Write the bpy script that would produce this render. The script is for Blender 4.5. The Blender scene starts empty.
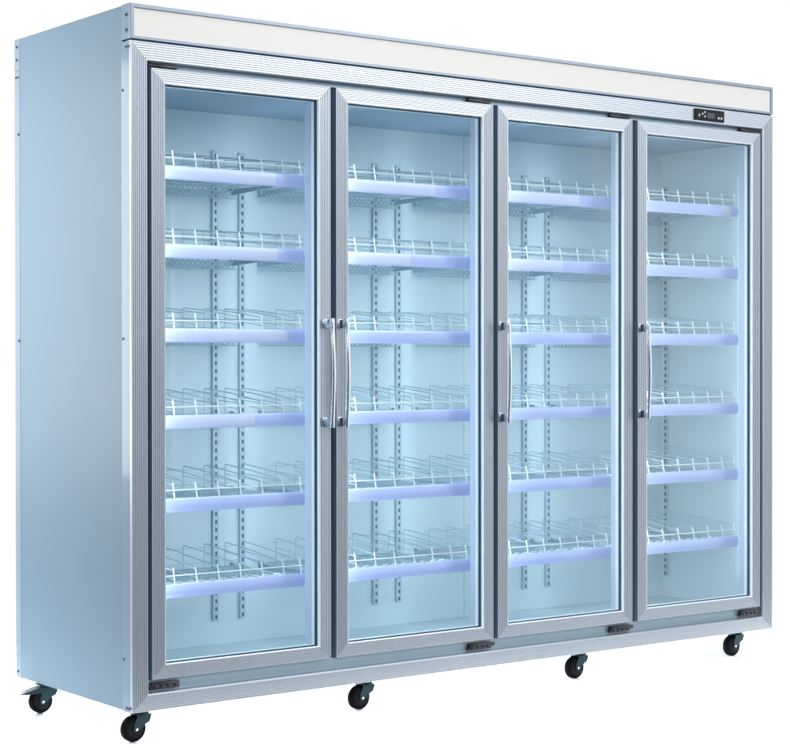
import bpy, bmesh, math, random
from mathutils import Vector, Matrix
random.seed(4)
sc = bpy.context.scene
C = sc.collection

# ------------------------------------------------------------------ sizes (metres)
W, D, H = 2.611, 0.729, 1.95          # cabinet width, depth, height without its wheels
FLOOR = -0.088                        # the cabinet's underside is z = 0
WALL_Y = 0.505                        # inner back wall
DOORS = [(0.065, 0.668), (0.688, 1.296), (1.315, 1.908), (1.933, 2.543)]
SHELF_X = [(0.092, 0.6335), (0.725, 1.2725), (1.350, 1.8925), (1.975, 2.5245)]
RAIL_TOP = [1.5225, 1.3000, 1.0600, 0.8130, 0.5760, 0.3325]

# ------------------------------------------------------------------ materials
def new_mat(name):
    m = bpy.data.materials.new(name); m.use_nodes = True
    nt = m.node_tree; nt.nodes.clear()
    out = nt.nodes.new('ShaderNodeOutputMaterial')
    return m, nt, out

def principled(name, col, rough=.5, metal=0., coat=0., noise=0., nscale=40., stretch=(1, 1, 1),
               rvar=0., bump=0., spec=.5, emit=None, estr=0., alpha=1., trans=0.):
    m, nt, out = new_mat(name)
    b = nt.nodes.new('ShaderNodeBsdfPrincipled')
    nt.links.new(b.outputs[0], out.inputs[0])
    b.inputs['Base Color'].default_value = (*col, 1)
    b.inputs['Roughness'].default_value = rough
    b.inputs['Metallic'].default_value = metal
    b.inputs['Coat Weight'].default_value = coat
    b.inputs['Coat Roughness'].default_value = .08
    b.inputs['Specular IOR Level'].default_value = spec
    b.inputs['Transmission Weight'].default_value = trans
    if emit:
        b.inputs['Emission Color'].default_value = (*emit, 1)
        b.inputs['Emission Strength'].default_value = estr
    if noise or rvar or bump:
        tc = nt.nodes.new('ShaderNodeTexCoord')
        mp = nt.nodes.new('ShaderNodeMapping'); mp.inputs['Scale'].default_value = stretch
        n = nt.nodes.new('ShaderNodeTexNoise'); n.inputs['Scale'].default_value = nscale
        n.inputs['Detail'].default_value = 5
        nt.links.new(tc.outputs['Object'], mp.inputs[0]); nt.links.new(mp.outputs[0], n.inputs[0])
        if noise:
            mr = nt.nodes.new('ShaderNodeMapRange')
            mr.inputs['To Min'].default_value = 1 - noise; mr.inputs['To Max'].default_value = 1 + noise
            mx = nt.nodes.new('ShaderNodeVectorMath'); mx.operation = 'SCALE'
            mx.inputs[0].default_value = col
            nt.links.new(n.outputs[0], mr.inputs[0]); nt.links.new(mr.outputs[0], mx.inputs['Scale'])
            nt.links.new(mx.outputs[0], b.inputs['Base Color'])
        if rvar:
            mr = nt.nodes.new('ShaderNodeMapRange')
            mr.inputs['To Min'].default_value = rough - rvar; mr.inputs['To Max'].default_value = rough + rvar
            nt.links.new(n.outputs[0], mr.inputs[0]); nt.links.new(mr.outputs[0], b.inputs['Roughness'])
        if bump:
            bp = nt.nodes.new('ShaderNodeBump'); bp.inputs['Strength'].default_value = bump
            bp.inputs['Distance'].default_value = .002
            nt.links.new(n.outputs[0], bp.inputs['Height']); nt.links.new(bp.outputs[0], b.inputs['Normal'])
    return m

def glass_mat():
    m, nt, out = new_mat('clear_glass')
    tr = nt.nodes.new('ShaderNodeBsdfTransparent'); tr.inputs[0].default_value = (.955, .985, .985, 1)
    gl = nt.nodes.new('ShaderNodeBsdfGlossy'); gl.inputs['Roughness'].default_value = .015
    fr = nt.nodes.new('ShaderNodeFresnel'); fr.inputs['IOR'].default_value = 1.45
    mul = nt.nodes.new('ShaderNodeMath'); mul.operation = 'MULTIPLY'; mul.inputs[1].default_value = .10
    mx = nt.nodes.new('ShaderNodeMixShader')
    nt.links.new(fr.outputs[0], mul.inputs[0]); nt.links.new(mul.outputs[0], mx.inputs[0])
    nt.links.new(tr.outputs[0], mx.inputs[1]); nt.links.new(gl.outputs[0], mx.inputs[2])
    nt.links.new(mx.outputs[0], out.inputs[0])
    return m

def emit_mat(name, col, s):
    m, nt, out = new_mat(name)
    e = nt.nodes.new('ShaderNodeEmission'); e.inputs[0].default_value = (*col, 1); e.inputs[1].default_value = s
    nt.links.new(e.outputs[0], out.inputs[0])
    return m

M = dict(
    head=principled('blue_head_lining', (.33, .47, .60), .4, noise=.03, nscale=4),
    paint=principled('steel_blue_paint', (.245, .375, .48), .5, noise=.03, nscale=3, rvar=.04, bump=.03),
    trim=principled('corner_trim_paint', (.32, .45, .55), .30, coat=.4, noise=.02, nscale=5),
    alu=principled('anodised_aluminium', (.60, .65, .69), .34, metal=.82, noise=.02, nscale=8, rvar=.03, stretch=(1, 1, 1)),
    alub=principled('canopy_frame_aluminium', (.30, .36, .42), .35, metal=.6, noise=.03, nscale=20),
    sign=principled('white_acrylic', (.76, .74, .69), .28, coat=.35, noise=.015, nscale=2),
    gasket=principled('dark_gasket', (.025, .075, .14), .6, spec=.2, noise=.1, nscale=60),
    ledge=principled('blue_grey_ledge', (.38, .48, .54), .4, metal=.3, noise=.04, nscale=15),
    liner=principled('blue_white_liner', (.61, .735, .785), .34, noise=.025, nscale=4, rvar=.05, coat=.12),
    jamb=principled('pale_jamb_plastic', (.60, .70, .86), .22, coat=.3),
    white=principled('white_plastic', (.86, .90, .92), .35),
    glass=glass_mat(),
    chrome=principled('polished_chrome', (.80, .82, .86), .14, metal=1., rvar=.03, nscale=20),
    hinge=principled('dark_hinge_metal', (.075, .075, .085), .3, metal=.8, noise=.35, nscale=90),
    wire=principled('white_coated_wire', (.84, .90, .93), .28, coat=.3),
    deck=principled('blue_grey_shelf_metal', (.34, .48, .56), .42, noise=.03, nscale=20),
    rail=principled('lavender_plastic_rail', (.50, .585, .98), .25, coat=.55, noise=.03, nscale=9, stretch=(1, 1, .2)),
    insert=principled('pale_paper_insert', (.66, .71, .985), .28, coat=.5),
    zinc=principled('galvanised_upright', (.46, .58, .66), .4, metal=.2, noise=.06, nscale=50),
    hole=principled('slot_shadow', (.07, .12, .17), .8),
    black=principled('black_plastic', (.006, .006, .010), .3, spec=.2),
    screen=principled('dim_display', (.035, .05, .07), .2),
    icon=emit_mat('lit_icon', (.75, .85, 1.), .8),
    rubber=principled('black_rubber', (.004, .004, .005), .6, spec=.08, noise=.2, nscale=60, bump=.1),
    hub=principled('dark_hub_plastic', (.006, .006, .008), .35, spec=.15),
    fork=principled('dark_zinc_fork', (.030, .055, .066), .30, metal=.8, noise=.12, nscale=60),
    bolt=principled('bright_bolt', (.8, .82, .84), .2, metal=1.),
    screw=principled('dark_screw', (.16, .20, .25), .35, metal=.8),
    bead=principled('highlight_bead_white', (.93, .95, .97), .3, metal=.0, coat=.4),
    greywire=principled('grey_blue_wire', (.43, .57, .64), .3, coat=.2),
    gapblue=principled('blue_mullion_face', (.15, .235, .31), .5, spec=.3, noise=.1, nscale=12),
    led_dim=emit_mat('dim_led_diffuser', (.80, .92, 1.), 4.0),
    led=emit_mat('led_diffuser', (.88, .945, 1.), 23.0),
    floor=principled('white_floor', (.94, .94, .94), .7, noise=.01, nscale=2),
)

# ------------------------------------------------------------------ mesh helpers
def link(name, me, parent=None):
    o = bpy.data.objects.new(name, me); C.objects.link(o)
    if parent: o.parent = parent
    return o

def finish(name, bm, mats, parent=None, smooth=False, recalc=True):
    if recalc: bmesh.ops.recalc_face_normals(bm, faces=bm.faces)
    me = bpy.data.meshes.new(name); bm.to_mesh(me); bm.free()
    for m in (mats if isinstance(mats, (list, tuple)) else [mats]): me.materials.append(M[m])
    if smooth:
        me.polygons.foreach_set('use_smooth', [True] * len(me.polygons))
        me.set_sharp_from_angle(angle=math.radians(35))
    return link(name, me, parent)

def box(bm, a, b, mat=0, bev=0., seg=2):
    x0, y0, z0 = a; x1, y1, z1 = b
    vs = [bm.verts.new(p) for p in ((x0,y0,z0),(x1,y0,z0),(x1,y1,z0),(x0,y1,z0),(x0,y0,z1),(x1,y0,z1),(x1,y1,z1),(x0,y1,z1))]
    fs = [bm.faces.new([vs[i] for i in f]) for f in ((3,2,1,0),(4,5,6,7),(0,1,5,4),(1,2,6,5),(2,3,7,6),(3,0,4,7))]
    for f in fs: f.material_index = mat
    if bev:
        es = list({e for f in fs for e in f.edges})
        r = bmesh.ops.bevel(bm, geom=es, offset=bev, segments=seg, affect='EDGES', profile=.5)
        for f in r['faces']: f.material_index = mat

def tube(bm, pts, r, n=8, mat=0, cap=True):
    pts = [Vector(p) for p in pts]; rings = []
    ref = None
    for i, p in enumerate(pts):
        if i == 0: t = pts[1] - p
        elif i == len(pts) - 1: t = p - pts[i-1]
        else: t = (pts[i+1] - p).normalized() + (p - pts[i-1]).normalized()
        t.normalize()
        if ref is None:
            ref = Vector((0, 0, 1)) if abs(t.z) < .9 else Vector((1, 0, 0))
        s = t.cross(ref).normalized(); u = s.cross(t).normalized(); ref = u
        rr = r[i] if isinstance(r, (list, tuple)) else r
        rings.append([bm.verts.new(p + (s*math.cos(a) + u*math.sin(a))*rr) for a in [2*math.pi*k/n for k in range(n)]])
    for a, b in zip(rings, rings[1:]):
        for k in range(n):
            f = bm.faces.new((a[k], a[(k+1) % n], b[(k+1) % n], b[k])); f.material_index = mat
    if cap:
        bm.faces.new(rings[0]).material_index = mat; bm.faces.new(rings[-1]).material_index = mat

def disc_solid(bm, c, axis, prof, n=40, mat=0):
    """lathe: prof = [(along axis, radius)] about axis through c"""
    ax = Vector(axis).normalized(); ref = Vector((0, 0, 1)) if abs(ax.z) < .9 else Vector((1, 0, 0))
    s = ax.cross(ref).normalized(); u = s.cross(ax); rings = []
    for a, r in prof:
        rings.append([bm.verts.new(Vector(c) + ax*a + (s*math.cos(t) + u*math.sin(t))*max(r, 1e-5)) for t in [2*math.pi*k/n for k in range(n)]])
    for a, b in zip(rings, rings[1:]):
        for k in range(n):
            bm.faces.new((a[k], a[(k+1) % n], b[(k+1) % n], b[k])).material_index = mat
    bm.faces.new(rings[0]).material_index = mat; bm.faces.new(rings[-1]).material_index = mat

def mitred(bm, x0, z0, x1, z1, prof, mat=0, insets=(1, 1, 1, 1), side=None):
    """rectangular frame with mitred corners; prof = closed [(inward offset, y)]; insets scale it for left, bottom, right, top"""
    L, B, R, T = insets; rings = []
    for sx, sz in ((0, 0), (1, 0), (1, 1), (0, 1)):
        ring = []
        for u, y in prof:
            x = x1 - u*R if sx else x0 + u*L
            z = z1 - u*T if sz else z0 + u*B
            ring.append(bm.verts.new((x, y, z)))
        rings.append(ring)
    n = len(prof)
    for i in range(4):
        a, b = rings[i], rings[(i+1) % 4]
        for k in range(n):
            bm.faces.new((a[k], a[(k+1) % n], b[(k+1) % n], b[k])).material_index = side if (side is not None and k == 0) else mat

def ribbed(width, count, yf, yb, lip=.004, depth=.0034, inner=None):
    """profile with a smooth lip, then ribs, then a bright inner chamfer"""
    p = [(0, yb), (0, yf + .0012), (.0010, yf)]
    rw = (width - 2*lip) / count
    for i in range(count):
        u = lip + i*rw
        p += [(u, yf), (u + rw*.10, yf + depth), (u + rw*.38, yf + depth), (u + rw*.52, yf + .0002), (u + rw*.92, yf)]
    p += [(width - .0035, yf), (width, yf + .004)]
    p += [(width, yb)]
    return p

def wall_sheet(name, a, b, mat, parent, bev=.0):
    bm = bmesh.new(); box(bm, a, b, 0, bev); return finish(name, bm, mat, parent)

# ------------------------------------------------------------------ the refrigerator
fridge = link('display_refrigerator', None)
fridge.location = (0, 0, 0)
fridge['label'] = 'pale steel-blue four-door upright display refrigerator with glass doors, empty shelves and black casters'
fridge['category'] = 'refrigerator'

# carcass ---------------------------------------------------------
def side_panel(x0, x1, outer):
    bm = bmesh.new()
    box(bm, (x0, .047, .002), (x1, D - .037, H - .002), 0, .001)
    p = finish('side_panel', bm, 'paint', fridge)
    s = -1 if outer < 1 else 1
    xo = x0 if s < 0 else x1
    def strip(y0, y1, z0, z1, lift):
        b2 = bmesh.new()
        # folded corner strip: its outer face leans a little, so it catches the light differently
        xi = xo - s*.030
        fr, bk = (xo + s*lift[0], xo + s*lift[1])
        sec = [(xi, y0), (fr, y0), (bk, y1), (xi, y1)]
        lo = [b2.verts.new((x, y, z0)) for x, y in sec]; hi = [b2.verts.new((x, y, z1)) for x, y in sec]
        for k in range(4): b2.faces.new((lo[k], lo[(k+1) % 4], hi[(k+1) % 4], hi[k]))
        b2.faces.new(lo); b2.faces.new(hi)
        bmesh.ops.bevel(b2, geom=[e for e in b2.edges], offset=.0009, segments=2, affect='EDGES')
        return finish('corner_trim', b2, 'trim', fridge)
    t1 = strip(.0035, .0475, 0, 1.8470, (-.002, .0030))
    t1b = strip(.0035, .0475, 1.8530, H - .001, (-.001, .0020))
    t2 = strip(D - .0375, D, .1130, 1.8510, (.0006, .0002))
    t2b = strip(D - .0375, D, 0, .11292, (.0002, .0006))
    t2c = strip(D - .0375, D, 1.8520, H - .001, (.0006, .0002))
    def screw(y, z, par, r=.0042):
        b3 = bmesh.new(); disc_solid(b3, (xo, y, z), (s, 0, 0), [(-.004, r*1.0), (.0030, r), (.0044, r*.75), (.0050, r*.3)], 16)
        finish('screw', b3, 'screw', par, smooth=True)
    for z in (1.714, 1.03, .145): screw(.041, z, t1)
    for z in (1.832,): screw(.014, z, t1, .003); screw(.024, z, t1, .003)
    for z in (.012,): screw(.012, z, t1, .004); screw(.026, z, t1, .004)
    for z in (1.92, 1.878): screw(.022, z, t1b, .0045)
    for z in (1.658, 1.03): screw(D - .030, z, t2, .004)
    for z in (1.832,): screw(D - .012, z, t2, .003); screw(D - .026, z, t2, .003)
    for z in (1.925, 1.885): screw(D - .018, z, t2c, .004)
    screw(D - .018, .02, t2b, .004)
    return p
side_panel(0.0, .030, 0)
side_panel(W - .030, W, 1)
wall_sheet('back_panel', (.0305, D - .020, .002), (W - .0305, D - .002, H - .002), 'paint', fridge, .001)
bm = bmesh.new(); box(bm, (.0305, .052, H - .016), (W - .0305, D - .021, H - .001), 0, .001)
finish('top_panel', bm, 'paint', fridge)
bm = bmesh.new(); box(bm, (.0305, .032, .0015), (W - .0305, D - .021, .030), 0, .001)
for x in (.35, 1.1, 1.75, 2.3):   # stiffening ribs of the underside
    box(bm, (x, .06, -.006), (x + .04, D - .05, .0010), 0, .001)
finish('base_panel', bm, 'paint', fridge)

# canopy with the blank white sign panel ----------------------------
bm = bmesh.new()
mitred(bm, 0.0005, 1.8525, W - .0005, H, [(0, .050), (0, .001), (.001, 0), (.0115, 0), (.0125, .003), (.0125, .050)], 0, (1, .62, 1, .95))
can = finish('canopy', bm, 'alub', fridge)
bm = bmesh.new(); box(bm, (.0128, .0034, 1.8605), (W - .0128, .010, H - .0122), 0, .0008)
finish('sign_panel', bm, 'sign', can)
bm = bmesh.new(); box(bm, (.006, .006, 1.8480), (W - .006, .05, 1.8522), 0)
finish('canopy_gap', bm, 'gasket', can)

# outer ribbed front frame -------------------------------------------
bm = bmesh.new()
mitred(bm, 0.0015, 0, W - .0015, 1.8476, ribbed(.0530, 7, 0., .040), 0, (1, .90, 1, 1))
frame = finish('front_frame', bm, 'alu', fridge)

# ledge behind the door gaps, sill, head and jambs ---------------------
bm = bmesh.new()
mitred(bm, .0560, .0482, W - .0560, 1.7940, [(0, .022), (.004, .020), (.0065, .020), (.0065, .044), (.0, .044)], 0, (.25, 5.3, .25, 2.0))
finish('door_ledge', bm, 'ledge', fridge)
bm = bmesh.new()
zt, zb = 1.7490, .072
x_in0, x_in1 = .055, 2.5535
box(bm, (.0312, .0455, 1.7490), (W - .0312, .0515, 1.8460), 0)           # head upstand
box(bm, (x_in0, WALL_Y, zb), (x_in1, WALL_Y + .012, zt), 0)               # back wall
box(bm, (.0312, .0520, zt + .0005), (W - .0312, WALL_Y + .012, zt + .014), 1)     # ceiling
box(bm, (.0312, .0450, zb - .014), (W - .0312, WALL_Y + .012, zb - .0005), 0)     # floor of the inside
box(bm, (.0312, .0450, zb), (x_in0 - .0005, WALL_Y + .012, zt), 0)
box(bm, (x_in1 + .0005, .0450, zb), (W - .0312, WALL_Y + .012, zt), 0)
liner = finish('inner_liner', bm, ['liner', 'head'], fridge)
bm = bmesh.new()
for x in (1.585,):        # joint of the back wall sheets
    box(bm, (x, WALL_Y - .0012, zb + .001), (x + .0016, WALL_Y - .0002, zt - .001), 0)
finish('wall_seam', bm, 'deck', liner)
# sill ramp
bm = bmesh.new(); box(bm, (x_in0 + .001, .046, zb), (x_in1 - .001, .086, .104), 0, .004)
finish('sill', bm, 'liner', liner)

# mullions and jambs with LED lamps -----------------------------------------
def mullion(xa, xb, lamp_sides):
    bm = bmesh.new()
    box(bm, (xa, .047, zb + .033), (xb, .0905, zt - .001), 0, .0015)
    m = finish('mullion', bm, 'jamb', fridge)
    bm = bmesh.new(); box(bm, (xa + .001, .0448, zb + .034), (xb + .006, .0468, zt - .002), 0)
    g = finish('mullion_face', bm, 'gapblue', m)
    for s in lamp_sides:
        bm = bmesh.new()
        if s < 0: a, b = (xa + .024, .0910, .16), (xa + .036, .0980, 1.64)
        else: a, b = (xb + .0004, .062, .16), (xb + .0050, .084, 1.64)
        box(bm, a, b, 0, .0012)
        finish('led_lamp', bm, 'led', m)
    return m
MX = [(.6350, .7180), (1.2740, 1.3430), (1.8940, 1.9680)]
for a, b in MX: mullion(a, b, (-1, 1))
def jamb(xa, xb, s):
    bm = bmesh.new(); box(bm, (xa + .001, .0446, .085), (xb - .001, .0468, 1.778), 0); finish('jamb_face', bm, 'gasket', fridge)
    bm = bmesh.new(); box(bm, (xa, .047, zb + .033), (xb, .0905, zt - .001), 0, .0015)
    j = finish('jamb', bm, 'jamb', fridge)
    if s > 0:
        bm = bmesh.new(); box(bm, (xb + .0004, .062, .16), (xb + .0050, .084, 1.64), 0, .0012)
        finish('led_lamp', bm, 'led', j)
    else:
        bm = bmesh.new(); box(bm, (xa + .006, .0910, .16), (xa + .016, .0960, 1.64), 0, .0012)
        finish('led_lamp', bm, 'led_dim', j)
jamb(.0560, .0860, 1); jamb(2.5260, 2.5530, -1)

# slotted uprights -------------------------------------------------------------
def upright(x, z0=.149, z1=1.629):
    bm = bmesh.new(); w = .0105
    box(bm, (x - w, WALL_Y - .011, z0), (x + w, WALL_Y - .001, z1), 0, .0012)
    z = z0 + .012
    while z < z1 - .01:
        box(bm, (x - .0030, WALL_Y - .0118, z - .0060), (x + .0030, WALL_Y - .0108, z + .0060), 1)
        z += .025
    return finish('slotted_upright', bm, ['zinc', 'hole'], fridge)
for x in (.572, .671, 1.198, 1.295, 1.862, 1.971): upright(x)
upright(.105)
bm = bmesh.new()
box(bm, (x_in1 - .009, .462, .149), (x_in1 - .0006, .482, 1.629), 0, .0012)
z = .161
while z < 1.62:
    box(bm, (x_in1 - .0098, .4665, z - .006), (x_in1 - .0088, .4775, z + .006), 1); z += .025
finish('slotted_upright', bm, ['zinc', 'hole'], fridge)

# shelves --------------------------------------------------------------------------
def shelf_meshes(w):
    """meshes of one shelf, origin at rail top right-hand end (x = 0 ... -w)"""
    out = {}
    y0, y1 = .094, .468
    zd = -.010
    bm = bmesh.new()
    nx, ny = 18, 15
    px, py = w / nx, (y1 - y0) / ny
    xs = []
    for i in range(nx): xs += [-w + i*px, -w + i*px + px*.16, -w + i*px + px*.84]
    xs.append(0)
    ys = []
    for j in range(ny): ys += [y0 + j*py, y0 + j*py + py*.16, y0 + j*py + py*.84]
    ys.append(y1)
    vt = [[bm.verts.new((x, y, zd)) for y in ys] for x in xs]
    vb = [[bm.verts.new((x, y, zd - .0007)) for y in ys] for x in xs]
    solid = lambda i, j: 0 <= i < len(xs)-1 and 0 <= j < len(ys)-1 and not (i % 3 == 1 and j % 3 == 1)
    for i in range(len(xs) - 1):
        for j in range(len(ys) - 1):
            if not solid(i, j): continue
            bm.faces.new((vt[i][j], vt[i+1][j], vt[i+1][j+1], vt[i][j+1]))
            bm.faces.new((vb[i][j], vb[i][j+1], vb[i+1][j+1], vb[i+1][j]))
            if not solid(i-1, j): bm.faces.new((vt[i][j], vt[i][j+1], vb[i][j+1], vb[i][j]))
            if not solid(i+1, j): bm.faces.new((vt[i+1][j], vb[i+1][j], vb[i+1][j+1], vt[i+1][j+1]))
            if not solid(i, j-1): bm.faces.new((vt[i][j], vb[i][j], vb[i+1][j], vt[i+1][j]))
            if not solid(i, j+1): bm.faces.new((vt[i][j+1], vt[i+1][j+1], vb[i+1][j+1], vb[i][j+1]))
    # folded lips
    # perforated apron along the back edge
    cols, rows = 30, 3
    ax, az0, az1 = w / cols, zd - .036, zd + .001
    ah = (az1 - az0 - .004) / rows
    for j in range(rows + 1):
        zz = az0 + (0 if j == 0 else .004 + j*ah - ah*.45)
        box(bm, (-w, y1 + .0002, zz), (0, y1 + .0014, zz + (.004 + ah*.10 if j == 0 else ah*.45)), 0)
    for j in range(rows):
        za = az0 + .004 + j*ah + (ah*.10 if j == 0 else 0) - 0.0
        zb = az0 + .004 + (j + 1)*ah - ah*.45
        for i in range(cols):
            xx = -w + i*ax + (ax*.5 if j % 2 else 0)
            box(bm, (xx, y1 + .0003, za + .0001), (min(xx + ax*.42, 0), y1 + .0013, zb - .0001), 0)
    # raised white dashes near the front, in place of glints on the deck
    for yy in (.128, .158, .190):
        for i in range(14):
            xx = -w + .012 + i*(w - .02)/14
            box(bm, (xx, yy, zd + .0001), (xx + .020, yy + .0045, zd + .0028), 1)
    box(bm, (-w, y0 - .0022, zd - .022), (0, y0 - .0002, zd), 0)
    # two cross braces below
    for yy in (.21, .33): box(bm, (-w + .005, yy, zd - .006), (-.005, yy + .006, zd - .0012), 0)
    out['deck'] = (bm, ['deck', 'wire'])
    # price rail: curved channel section swept along x
    bm = bmesh.new()
    sec = []
    for k in range(9):
        t = k / 8; z = .0 - t*.0365
        y = .0915 - .0030*math.sin(math.pi*t)**.7 - .0012*(t > .9)
        sec.append((y, z))
    sec = [(.0938, .0006), (.0922, .0010)] + sec + [(.0905, -.0385), (.0938, -.0385)]
    a = [bm.verts.new((-w - .001, y, z)) for y, z in sec]; b = [bm.verts.new((.0005, y, z)) for y, z in sec]
    for k in range(len(sec)): bm.faces.new((a[k], a[(k+1) % len(sec)], b[(k+1) % len(sec)], b[k]))
    bm.faces.new(a); bm.faces.new(b)
    out['price_rail'] = (bm, ['rail'])
    # brackets, tapering to the front
    for nm, xx in (('left', -w + .006), ('right', -.010)):
        bm = bmesh.new()
        prof = [(.110, zd - .0045), (.110, zd - .010), (.300, zd - .016), (.466, zd - .022), (.497, zd - .022), (.497, zd + .006), (.472, zd + .006), (.4715, zd - .0045)]
        l = [bm.verts.new((xx, y, z)) for y, z in prof]; r = [bm.verts.new((xx + .003, y, z)) for y, z in prof]
        for k in range(len(prof)): bm.faces.new((l[k], l[(k+1) % len(prof)], r[(k+1) % len(prof)], r[k]))
        bm.faces.new(l); bm.faces.new(r)
        out['bracket_' + nm] = (bm, ['deck'])
    # wire divider rack: one welded piece
    bm = bmesh.new()
    rf = .0020; rt = .0012
    for k in range(8):
        x = -.0070 if k == 0 else -.068 - .0748*(k - 1)
        jx = random.uniform(-.0015, .0015)
        yf0, yf1 = .094, .1055
        top_f, top_r = .040, .070
        tube(bm, [(x + jx*.3, yf0, -.010), (x + jx, yf1 + .001, .0450)], .0022, 7)            # front stick, leaning back
        path = [(x + jx, yf1 - .001, .036)]
        for t in (.25, .5, .75): path.append((x, yf1 + t*(.425 - yf1), .036 + (top_r - .036)*t + .003*math.sin(math.pi*t)))
        path += [(x, .425, top_r), (x, .430, top_r - .005), (x, .431, -.006)]
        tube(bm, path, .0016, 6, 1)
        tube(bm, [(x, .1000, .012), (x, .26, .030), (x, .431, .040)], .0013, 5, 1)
    tube(bm, [(-w + .006, .0985, .0235), (-.004, .0985, .0235)], rf, 6)
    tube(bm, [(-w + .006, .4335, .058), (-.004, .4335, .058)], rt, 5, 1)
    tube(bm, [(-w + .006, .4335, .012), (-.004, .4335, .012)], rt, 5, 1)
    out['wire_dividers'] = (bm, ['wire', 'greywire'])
    return out

def price_insert(par, x0, x1):
    bm = bmesh.new(); n = 6; sec = []
    for k in range(n + 1):
        t = .03 + .90*k/n
        sec.append((.0915 - .0030*math.sin(math.pi*t)**.7 - .0007, -t*.0365))
    a = [bm.verts.new((x0, y, z)) for y, z in sec] + [bm.verts.new((x0, y + .0004, z)) for y, z in reversed(sec)]
    b = [bm.verts.new((x1, y, z)) for y, z in sec] + [bm.verts.new((x1, y + .0004, z)) for y, z in reversed(sec)]
    m = len(a)
    for k in range(m): bm.faces.new((a[k], a[(k+1) % m], b[(k+1) % m], b[k]))
    bm.faces.new(a); bm.faces.new(b)
    return finish('price_card', bm, 'insert', par, smooth=True)

CARD = {(0, 0): [(-.54, -.100)], (0, 1): [(-.54, -.095)], (0, 2): [(-.54, -.06)], (0, 3): [(-.54, -.175)],
        (1, 0): [(-.54, -.14)], (1, 1): [(-.54, -.24)], (2, 0): [(-.54, -.145)], (2, 1): [(-.54, -.22)], (3, 0): [(-.082, -.042)]}
meshes = []
for si, (xa, xb) in enumerate(SHELF_X):
    parts = {}
    for nm, (bm, mats) in shelf_meshes(xb - xa).items():
        bmesh.ops.recalc_face_normals(bm, faces=bm.faces)
        me = bpy.data.meshes.new(nm); bm.to_mesh(me); bm.free()
        for m in mats: me.materials.append(M[m])
        if nm in ('wire_dividers', 'price_rail'):
            me.polygons.foreach_set('use_smooth', [True]*len(me.polygons)); me.set_sharp_from_angle(angle=math.radians(40))
        parts[nm] = me
    for k, z in enumerate(RAIL_TOP):
        deck = link('shelf', parts['deck'], fridge); deck.location = (xb, 0, z)
        link('price_rail', parts['price_rail'], deck)
        link('wire_dividers', parts['wire_dividers'], deck)
        link('bracket', parts['bracket_left'], deck); link('bracket', parts['bracket_right'], deck)
        for (c0, c1) in CARD.get((si, k), []): price_insert(deck, c0, c1)

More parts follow.
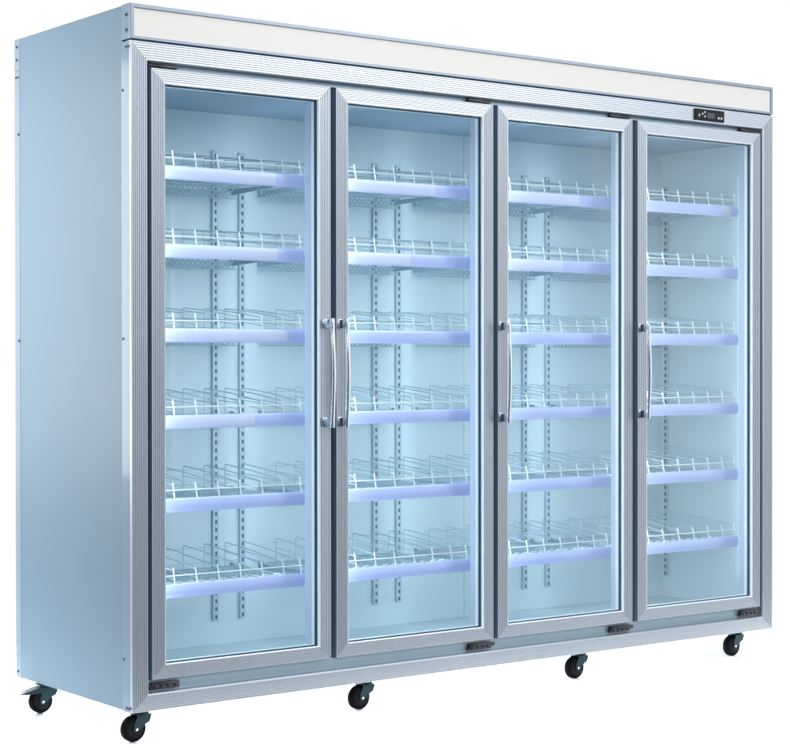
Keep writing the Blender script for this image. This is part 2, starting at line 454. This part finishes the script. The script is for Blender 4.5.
# doors --------------------------------------------------------------------------------
DZ0, DZ1 = .0855, 1.7780
SW = .0430                                          # stile width
def door(x0, x1, hinge_left):
    bm = bmesh.new()
    mitred(bm, x0, DZ0, x1, DZ1, ribbed(SW, 6, 0., .0340, .0035, .0034), 0, (1, .93, 1, .97), side=1)
    d = finish('door', bm, ['alu', 'gapblue'], fridge)
    gx0, gx1, gz0, gz1 = x0 + SW, x1 - SW, DZ0 + SW*.93, DZ1 - SW*.97
    bm = bmesh.new(); mitred(bm, gx0 + .0004, gz0 + .0004, gx1 - .0004, gz1 - .0004, [(0, .013), (.0012, .0125), (.0026, .0135), (.0026, .0200), (0, .0200)])
    finish('glass_spacer', bm, 'gasket', d)
    bm = bmesh.new(); mitred(bm, gx0 + .0004, gz0 + .0004, gx1 - .0004, gz1 - .0004, [(0, .0206), (.0034, .0206), (.0034, .0342), (0, .0342)])
    finish('inner_trim', bm, 'white', d)
    bm = bmesh.new(); box(bm, (gx0 + .0005, .0085, gz0 + .0005), (gx1 - .0005, .0120, gz1 - .0005), 0)
    finish('glass_pane', bm, 'glass', d)
    bm = bmesh.new(); mitred(bm, x0 + .012, DZ0 + .012, x1 - .012, DZ1 - .012, [(0, .0345), (.020, .0345), (.020, .0442), (0, .0442)])
    finish('door_seal', bm, 'gasket', d)
    bm = bmesh.new(); mitred(bm, gx0 - .0022, gz0 - .0022, gx1 + .0022, gz1 + .0022, [(0, .002), (.0002, -.0006), (.0012, -.0014), (.0022, -.0004), (.0030, .0030), (.0030, .0078), (0, .0078)])
    finish('highlight_bead', bm, 'bead', d)  # white bead added as the highlight along the frame's inner edge
    # bow handle
    hx = x1 - .0215 if hinge_left else x0 + .0115
    bm = bmesh.new()
    zc0, zc1 = .787, 1.077
    for zc in (zc0, zc1):
        box(bm, (hx - .0065, -.038, zc - .0125), (hx + .0065, -.0003, zc + .0125), 0, .002)
        box(bm, (hx - .0085, -.0030, zc - .0140), (hx + .0085, -.0002, zc + .0140), 0, .001)
    secs = []
    N = 24
    for k in range(N + 1):
        t = k / N; z = zc0 - .0155 + t*(zc1 - zc0 + .031)
        bow = math.sin(math.pi*t)
        y = -.0380 - .0090*bow
        e4 = abs(2*t - 1)**8; hw = .0068 + .0022*e4; th = .0040 + .0035*e4
        if k in (0, N): hw *= .9; th *= .8
        secs.append([bm.verts.new((hx + hw*math.cos(a), y + th*math.sin(a), z)) for a in [2*math.pi*q/16 for q in range(16)]])
    for a, b in zip(secs, secs[1:]):
        for q in range(16): bm.faces.new((a[q], a[(q+1) % 16], b[(q+1) % 16], b[q]))
    bm.faces.new(secs[0]); bm.faces.new(secs[-1])
    finish('handle', bm, ['chrome', 'hinge'], d, smooth=True)
    # hinges in the gaps above and below
    s = 1 if hinge_left else -1
    hx0 = x0 - .004 if hinge_left else x1 + .004
    for z0, z1, low in ((.0530, .0765, True), (1.7795, 1.7925, False)):
        bm = bmesh.new()
        a, b = sorted((hx0, hx0 + s*.102))
        box(bm, (a, .0060, z0 + .003), (b - .008, .0185, z1 - (.010 if low else .003)), 0, .001)
        box(bm, (a + .004, .0030, z1 - (.0085 if low else .0028)), (b - .010, .0185, z1 - .0004), 0, .0008)
        if low:
            for k in range(4):
                xx = a + .018 + k*.021
                disc_solid(bm, (xx, .0047, z0 + .012), (0, -1, 0), [(-.002, .0055), (.0012, .0055), (.002, .0035)], 16)
        # arm reaching to the cabinet corner
        a2, b2 = sorted((hx0 - s*.007, hx0 + s*.020))
        box(bm, (a2, .0070, z0 + .010), (b2, .0150, z1 - .003), 0, .0006) if low else None
        finish('hinge', bm, 'hinge', d, smooth=True)
    return d
for i, (a, b) in enumerate(DOORS): door(a, b, i == 0)

# controller on the head of the frame ---------------------------------------------------
cx0, cx1, cz0, cz1 = 2.2045, 2.3525, 1.8025, 1.8415
bm = bmesh.new(); box(bm, (cx0, -.0040, cz0), (cx1, .0020, cz1), 0, .0016, 3)
ctl = finish('controller', bm, 'black', fridge)
cw, ch = cx1 - cx0, cz1 - cz0
def P(u, v): return (cx0 + u*cw, cz1 - v*ch)
bm = bmesh.new(); a = P(.40, .27); b = P(.66, .74); box(bm, (a[0], -.0048, b[1]), (b[0], -.0041, a[1]), 0)
finish('display', bm, 'screen', ctl)
def dot(u, v, r, n=14):
    x, z = P(u, v); bm = bmesh.new(); disc_solid(bm, (x, -.0041, z), (0, -1, 0), [(0, r), (.0006, r), (.0008, r*.8)], n); finish('icon', bm, 'icon', ctl)
for u, v in ((.255, .42), (.33, .25), (.335, .62)): dot(u, v, .0036)
bm = bmesh.new()                                     # drop / up-arrow shaped mark
x, z = P(.145, .56); vs = [(x - .0035, z - .004), (x + .0035, z - .004), (x + .003, z + .001), (x, z + .0065), (x - .003, z + .001)]
f0 = [bm.verts.new((p, -.0048, q)) for p, q in vs]; f1 = [bm.verts.new((p, -.0041, q)) for p, q in vs]
bm.faces.new(f0); bm.faces.new(f1)
for k in range(5): bm.faces.new((f0[k], f0[(k+1) % 5], f1[(k+1) % 5], f1[k]))
finish('icon', bm, 'icon', ctl)
for u in (.80, .895):
    x, z = P(u, .66); bm = bmesh.new(); box(bm, (x - .0042, -.0048, z - .0038), (x + .0042, -.0041, z + .0038), 0, .0003); finish('icon', bm, 'icon', ctl)
for u, v in ((.755, .30), (.865, .34)):
    x, z = P(u, v); bm = bmesh.new(); box(bm, (x - .003, -.0048, z - .001), (x + .003, -.0041, z + .001), 0); finish('icon', bm, 'screen', ctl)

# casters -----------------------------------------------------------------------------------
R = .0365
def caster(x, y, brake, ang=0.):
    """x, y = wheel centre; swivel sits behind it"""
    e = link('caster', None, fridge); e.location = (x, y, 0); e.rotation_euler = (0, 0, ang)
    sx = .024                                        # swivel axis offset
    bm = bmesh.new()
    box(bm, (sx - .033, -.027, -.0045), (sx + .033, .027, -.0005), 0, .001)      # top plate
    disc_solid(bm, (sx, 0, -.0045), (0, 0, -1), [(0, .023), (.003, .0245), (.009, .0245), (.0125, .021), (.014, .012)], 28)
    zc = FLOOR + R
    for s in (-1, 1):                                # fork cheeks: outline with thickness
        prof = [(sx - .020, -.0125), (sx + .024, -.0125), (sx + .0235, -.022), (sx + .018, -.034), (sx + .006, zc + .012), (.0085, zc - .004), (.004, zc - .0085),
                (-.004, zc - .0085), (-.0085, zc - .002), (-.008, zc + .010), (-.004, zc + .022), (sx - .021, -.020)]
        ya, yb = sorted((s*.0165, s*.0190))
        l = [bm.verts.new((px, ya, pz)) for px, pz in prof]; r = [bm.verts.new((px, yb, pz)) for px, pz in prof]
        for k in range(len(prof)): bm.faces.new((l[k], l[(k+1) % len(prof)], r[(k+1) % len(prof)], r[k]))
        bm.faces.new(l); bm.faces.new(r)
    finish('fork', bm, 'fork', e, smooth=True)
    bm = bmesh.new()
    disc_solid(bm, (0, 0, zc), (0, 1, 0), [(-.0135, .027), (-.0130, .0325), (-.0085, .0358), (-.003, R), (.003, R), (.0085, .0358), (.0130, .0325), (.0135, .027)], 48, 0)
    disc_solid(bm, (0, 0, zc), (0, 1, 0), [(-.0150, .010), (-.0148, .022), (-.0136, .0255), (.0136, .0255), (.0148, .022), (.0150, .010)], 36, 1)
    finish('wheel', bm, ['rubber', 'hub'], e, smooth=True)
    bm = bmesh.new()
    disc_solid(bm, (0, 0, zc), (0, 1, 0), [(-.0225, .0022), (-.0222, .0040), (-.0195, .0044), (.0195, .0044), (.0222, .0040), (.0225, .0022)], 12)
    finish('axle_bolt', bm, 'bolt', e, smooth=True)
    if brake:
        bm = bmesh.new()
        prof = [(sx + .012, -.022), (sx - .030, -.024), (-.036, -.0270), (-.068, -.0260), (-.070, -.0235), (-.034, -.0150), (sx - .030, -.0080), (sx + .012, -.0080)]
        for ya, yb in ((-.0235, .0235),):
            l = [bm.verts.new((px, ya*(1 if i < 2 or i > 5 else .8), pz)) for i, (px, pz) in enumerate(prof)]
            r = [bm.verts.new((px, yb*(1 if i < 2 or i > 5 else .8), pz)) for i, (px, pz) in enumerate(prof)]
            for k in range(len(prof)): bm.faces.new((l[k], l[(k+1) % len(prof)], r[(k+1) % len(prof)], r[k]))
            bm.faces.new(l); bm.faces.new(r)
        finish('brake_pedal', bm, 'fork', e, smooth=True)
for x in (.0300, .8020, 1.6850, 2.4450): caster(x, .0480, False, .05)
caster(.0080, .5780, True, -.05)
for x in (.86, 1.70, 2.43): caster(x, .600, True, 0)

# ------------------------------------------------------------------ setting
bm = bmesh.new()
ring = []
for cx, cy, a0 in ((4.6, .15, -90), (4.6, 2.6, 0), (-.05, 2.6, 90), (-.05, .15, 180)):   # sheet with rounded corners
    ring += [bm.verts.new((cx + .4*math.cos(math.radians(a0 + q)), cy + .4*math.sin(math.radians(a0 + q)), FLOOR)) for q in range(0, 91, 10)]
bm.faces.new(ring)
fl = finish('floor', bm, 'floor'); fl['kind'] = 'structure'

# world: bright white studio backdrop on the far side, dim room behind the camera
w = bpy.data.worlds.new('World'); sc.world = w; w.use_nodes = True
nt = w.node_tree; nt.nodes.clear()
out = nt.nodes.new('ShaderNodeOutputWorld'); bg = nt.nodes.new('ShaderNodeBackground')
tc = nt.nodes.new('ShaderNodeTexCoord'); dp = nt.nodes.new('ShaderNodeVectorMath'); dp.operation = 'DOT_PRODUCT'
dp.inputs[1].default_value = (.54, .84, 0)
rp = nt.nodes.new('ShaderNodeValToRGB')
mr = nt.nodes.new('ShaderNodeMapRange'); mr.inputs['From Min'].default_value = -1; mr.inputs['From Max'].default_value = 1
el = rp.color_ramp.elements
el[0].position = .30; el[0].color = (.12, .15, .20, 1)
el[1].position = .72; el[1].color = (1, 1, 1, 1)
e = el.new(.52); e.color = (.36, .43, .52, 1)
nt.links.new(tc.outputs['Generated'], dp.inputs[0]); nt.links.new(dp.outputs['Value'], mr.inputs[0])
nt.links.new(mr.outputs[0], rp.inputs[0]); nt.links.new(rp.outputs[0], bg.inputs[0])
bg.inputs[1].default_value = 1.10
# added world glow right of the camera, for the front metal to mirror
d2 = nt.nodes.new('ShaderNodeVectorMath'); d2.operation = 'DOT_PRODUCT'; d2.inputs[1].default_value = Vector((.66, -.75, .10)).normalized()
m2 = nt.nodes.new('ShaderNodeMapRange'); m2.interpolation_type = 'SMOOTHSTEP'
m2.inputs['From Min'].default_value = .91; m2.inputs['From Max'].default_value = 1.0; m2.inputs['To Max'].default_value = 1.35
b2 = nt.nodes.new('ShaderNodeBackground'); b2.inputs[0].default_value = (1, 1, 1, 1)
add = nt.nodes.new('ShaderNodeAddShader')
nt.links.new(tc.outputs['Generated'], d2.inputs[0]); nt.links.new(d2.outputs['Value'], m2.inputs[0])
nt.links.new(m2.outputs[0], b2.inputs[1]); nt.links.new(bg.outputs[0], add.inputs[0]); nt.links.new(b2.outputs[0], add.inputs[1])
# added dimming of the world at steep downward angles, darkens the lower side panel
sx = nt.nodes.new('ShaderNodeSeparateXYZ'); m3 = nt.nodes.new('ShaderNodeMapRange'); m3.interpolation_type = 'SMOOTHSTEP'
m3.inputs['From Min'].default_value = -.55; m3.inputs['From Max'].default_value = -.27; m3.inputs['To Min'].default_value = .25; m3.inputs['To Max'].default_value = 1.10
nt.links.new(tc.outputs['Generated'], sx.inputs[0]); nt.links.new(sx.outputs[2], m3.inputs[0]); nt.links.new(m3.outputs[0], bg.inputs[1])
nt.links.new(add.outputs[0], out.inputs[0])

def softbox(name, loc, aim, sx, sy, power, col=(1, 1, 1), spread=180):
    l = bpy.data.lights.new(name, 'AREA'); l.shape = 'RECTANGLE'; l.size = sx; l.size_y = sy
    l.energy = power; l.color = col; l.spread = math.radians(spread)
    o = bpy.data.objects.new(name, l); C.objects.link(o); o.location = loc
    o.rotation_euler = (Vector(aim) - Vector(loc)).to_track_quat('-Z', 'Y').to_euler()
    return o
softbox('key_softbox', (3.6, -3.6, 3.6), (1.2, 0, 1.1), 2.4, 1.5, 42, (1, .98, .99))
softbox('side_softbox', (-.85, 1.45, 1.3), (0, .5, 1.25), .7, 1.5, 13, (.93, .97, 1), spread=150)
softbox('overhead_fill', (1.3, -.6, 4.6), (1.3, -.3, 0), 7, 6, 330)  # added light above, whitens the floor sheet
softbox('under_cabinet_fill', (1.75, 1.9, .22), (1.75, -.2, -.09), 2.6, .3, 380, spread=120)  # added behind the cabinet, unseen, lifts the shade on the floor underneath
softbox('front_fill', (-.6, -5.2, 2.6), (1.3, 0, 1), 2.6, 1.6, 90, (.96, .97, 1))  # added fill from the front, brightens the price rails

# ------------------------------------------------------------------ camera
cam = bpy.data.cameras.new('camera'); co = bpy.data.objects.new('camera', cam); C.objects.link(co)
yaw, pitch, roll = math.radians(37.00457), math.radians(-.45763), math.radians(-.0539)
fw = Vector((math.sin(yaw)*math.cos(pitch), math.cos(yaw)*math.cos(pitch), math.sin(pitch)))
rt = Vector((math.cos(yaw), -math.sin(yaw), 0)); up = rt.cross(fw)
r2 = rt*math.cos(roll) + up*math.sin(roll); u2 = up*math.cos(roll) - rt*math.sin(roll)
m = Matrix(((r2.x, u2.x, -fw.x), (r2.y, u2.y, -fw.y), (r2.z, u2.z, -fw.z))).to_4x4()
m.translation = (-2.41908, -4.41095, .97177)
co.matrix_world = m
cam.sensor_width = 36; cam.lens = 1817.69/790*36; cam.clip_start = .05; cam.clip_end = 200
sc.camera = co
sc.view_settings.view_transform = 'Standard'; sc.view_settings.look = 'None'; sc.view_settings.gamma = 1
sc.view_settings.exposure = 0
sc.cycles.max_bounces = 10; sc.cycles.transparent_max_bounces = 16; sc.cycles.diffuse_bounces = 5; sc.cycles.glossy_bounces = 4
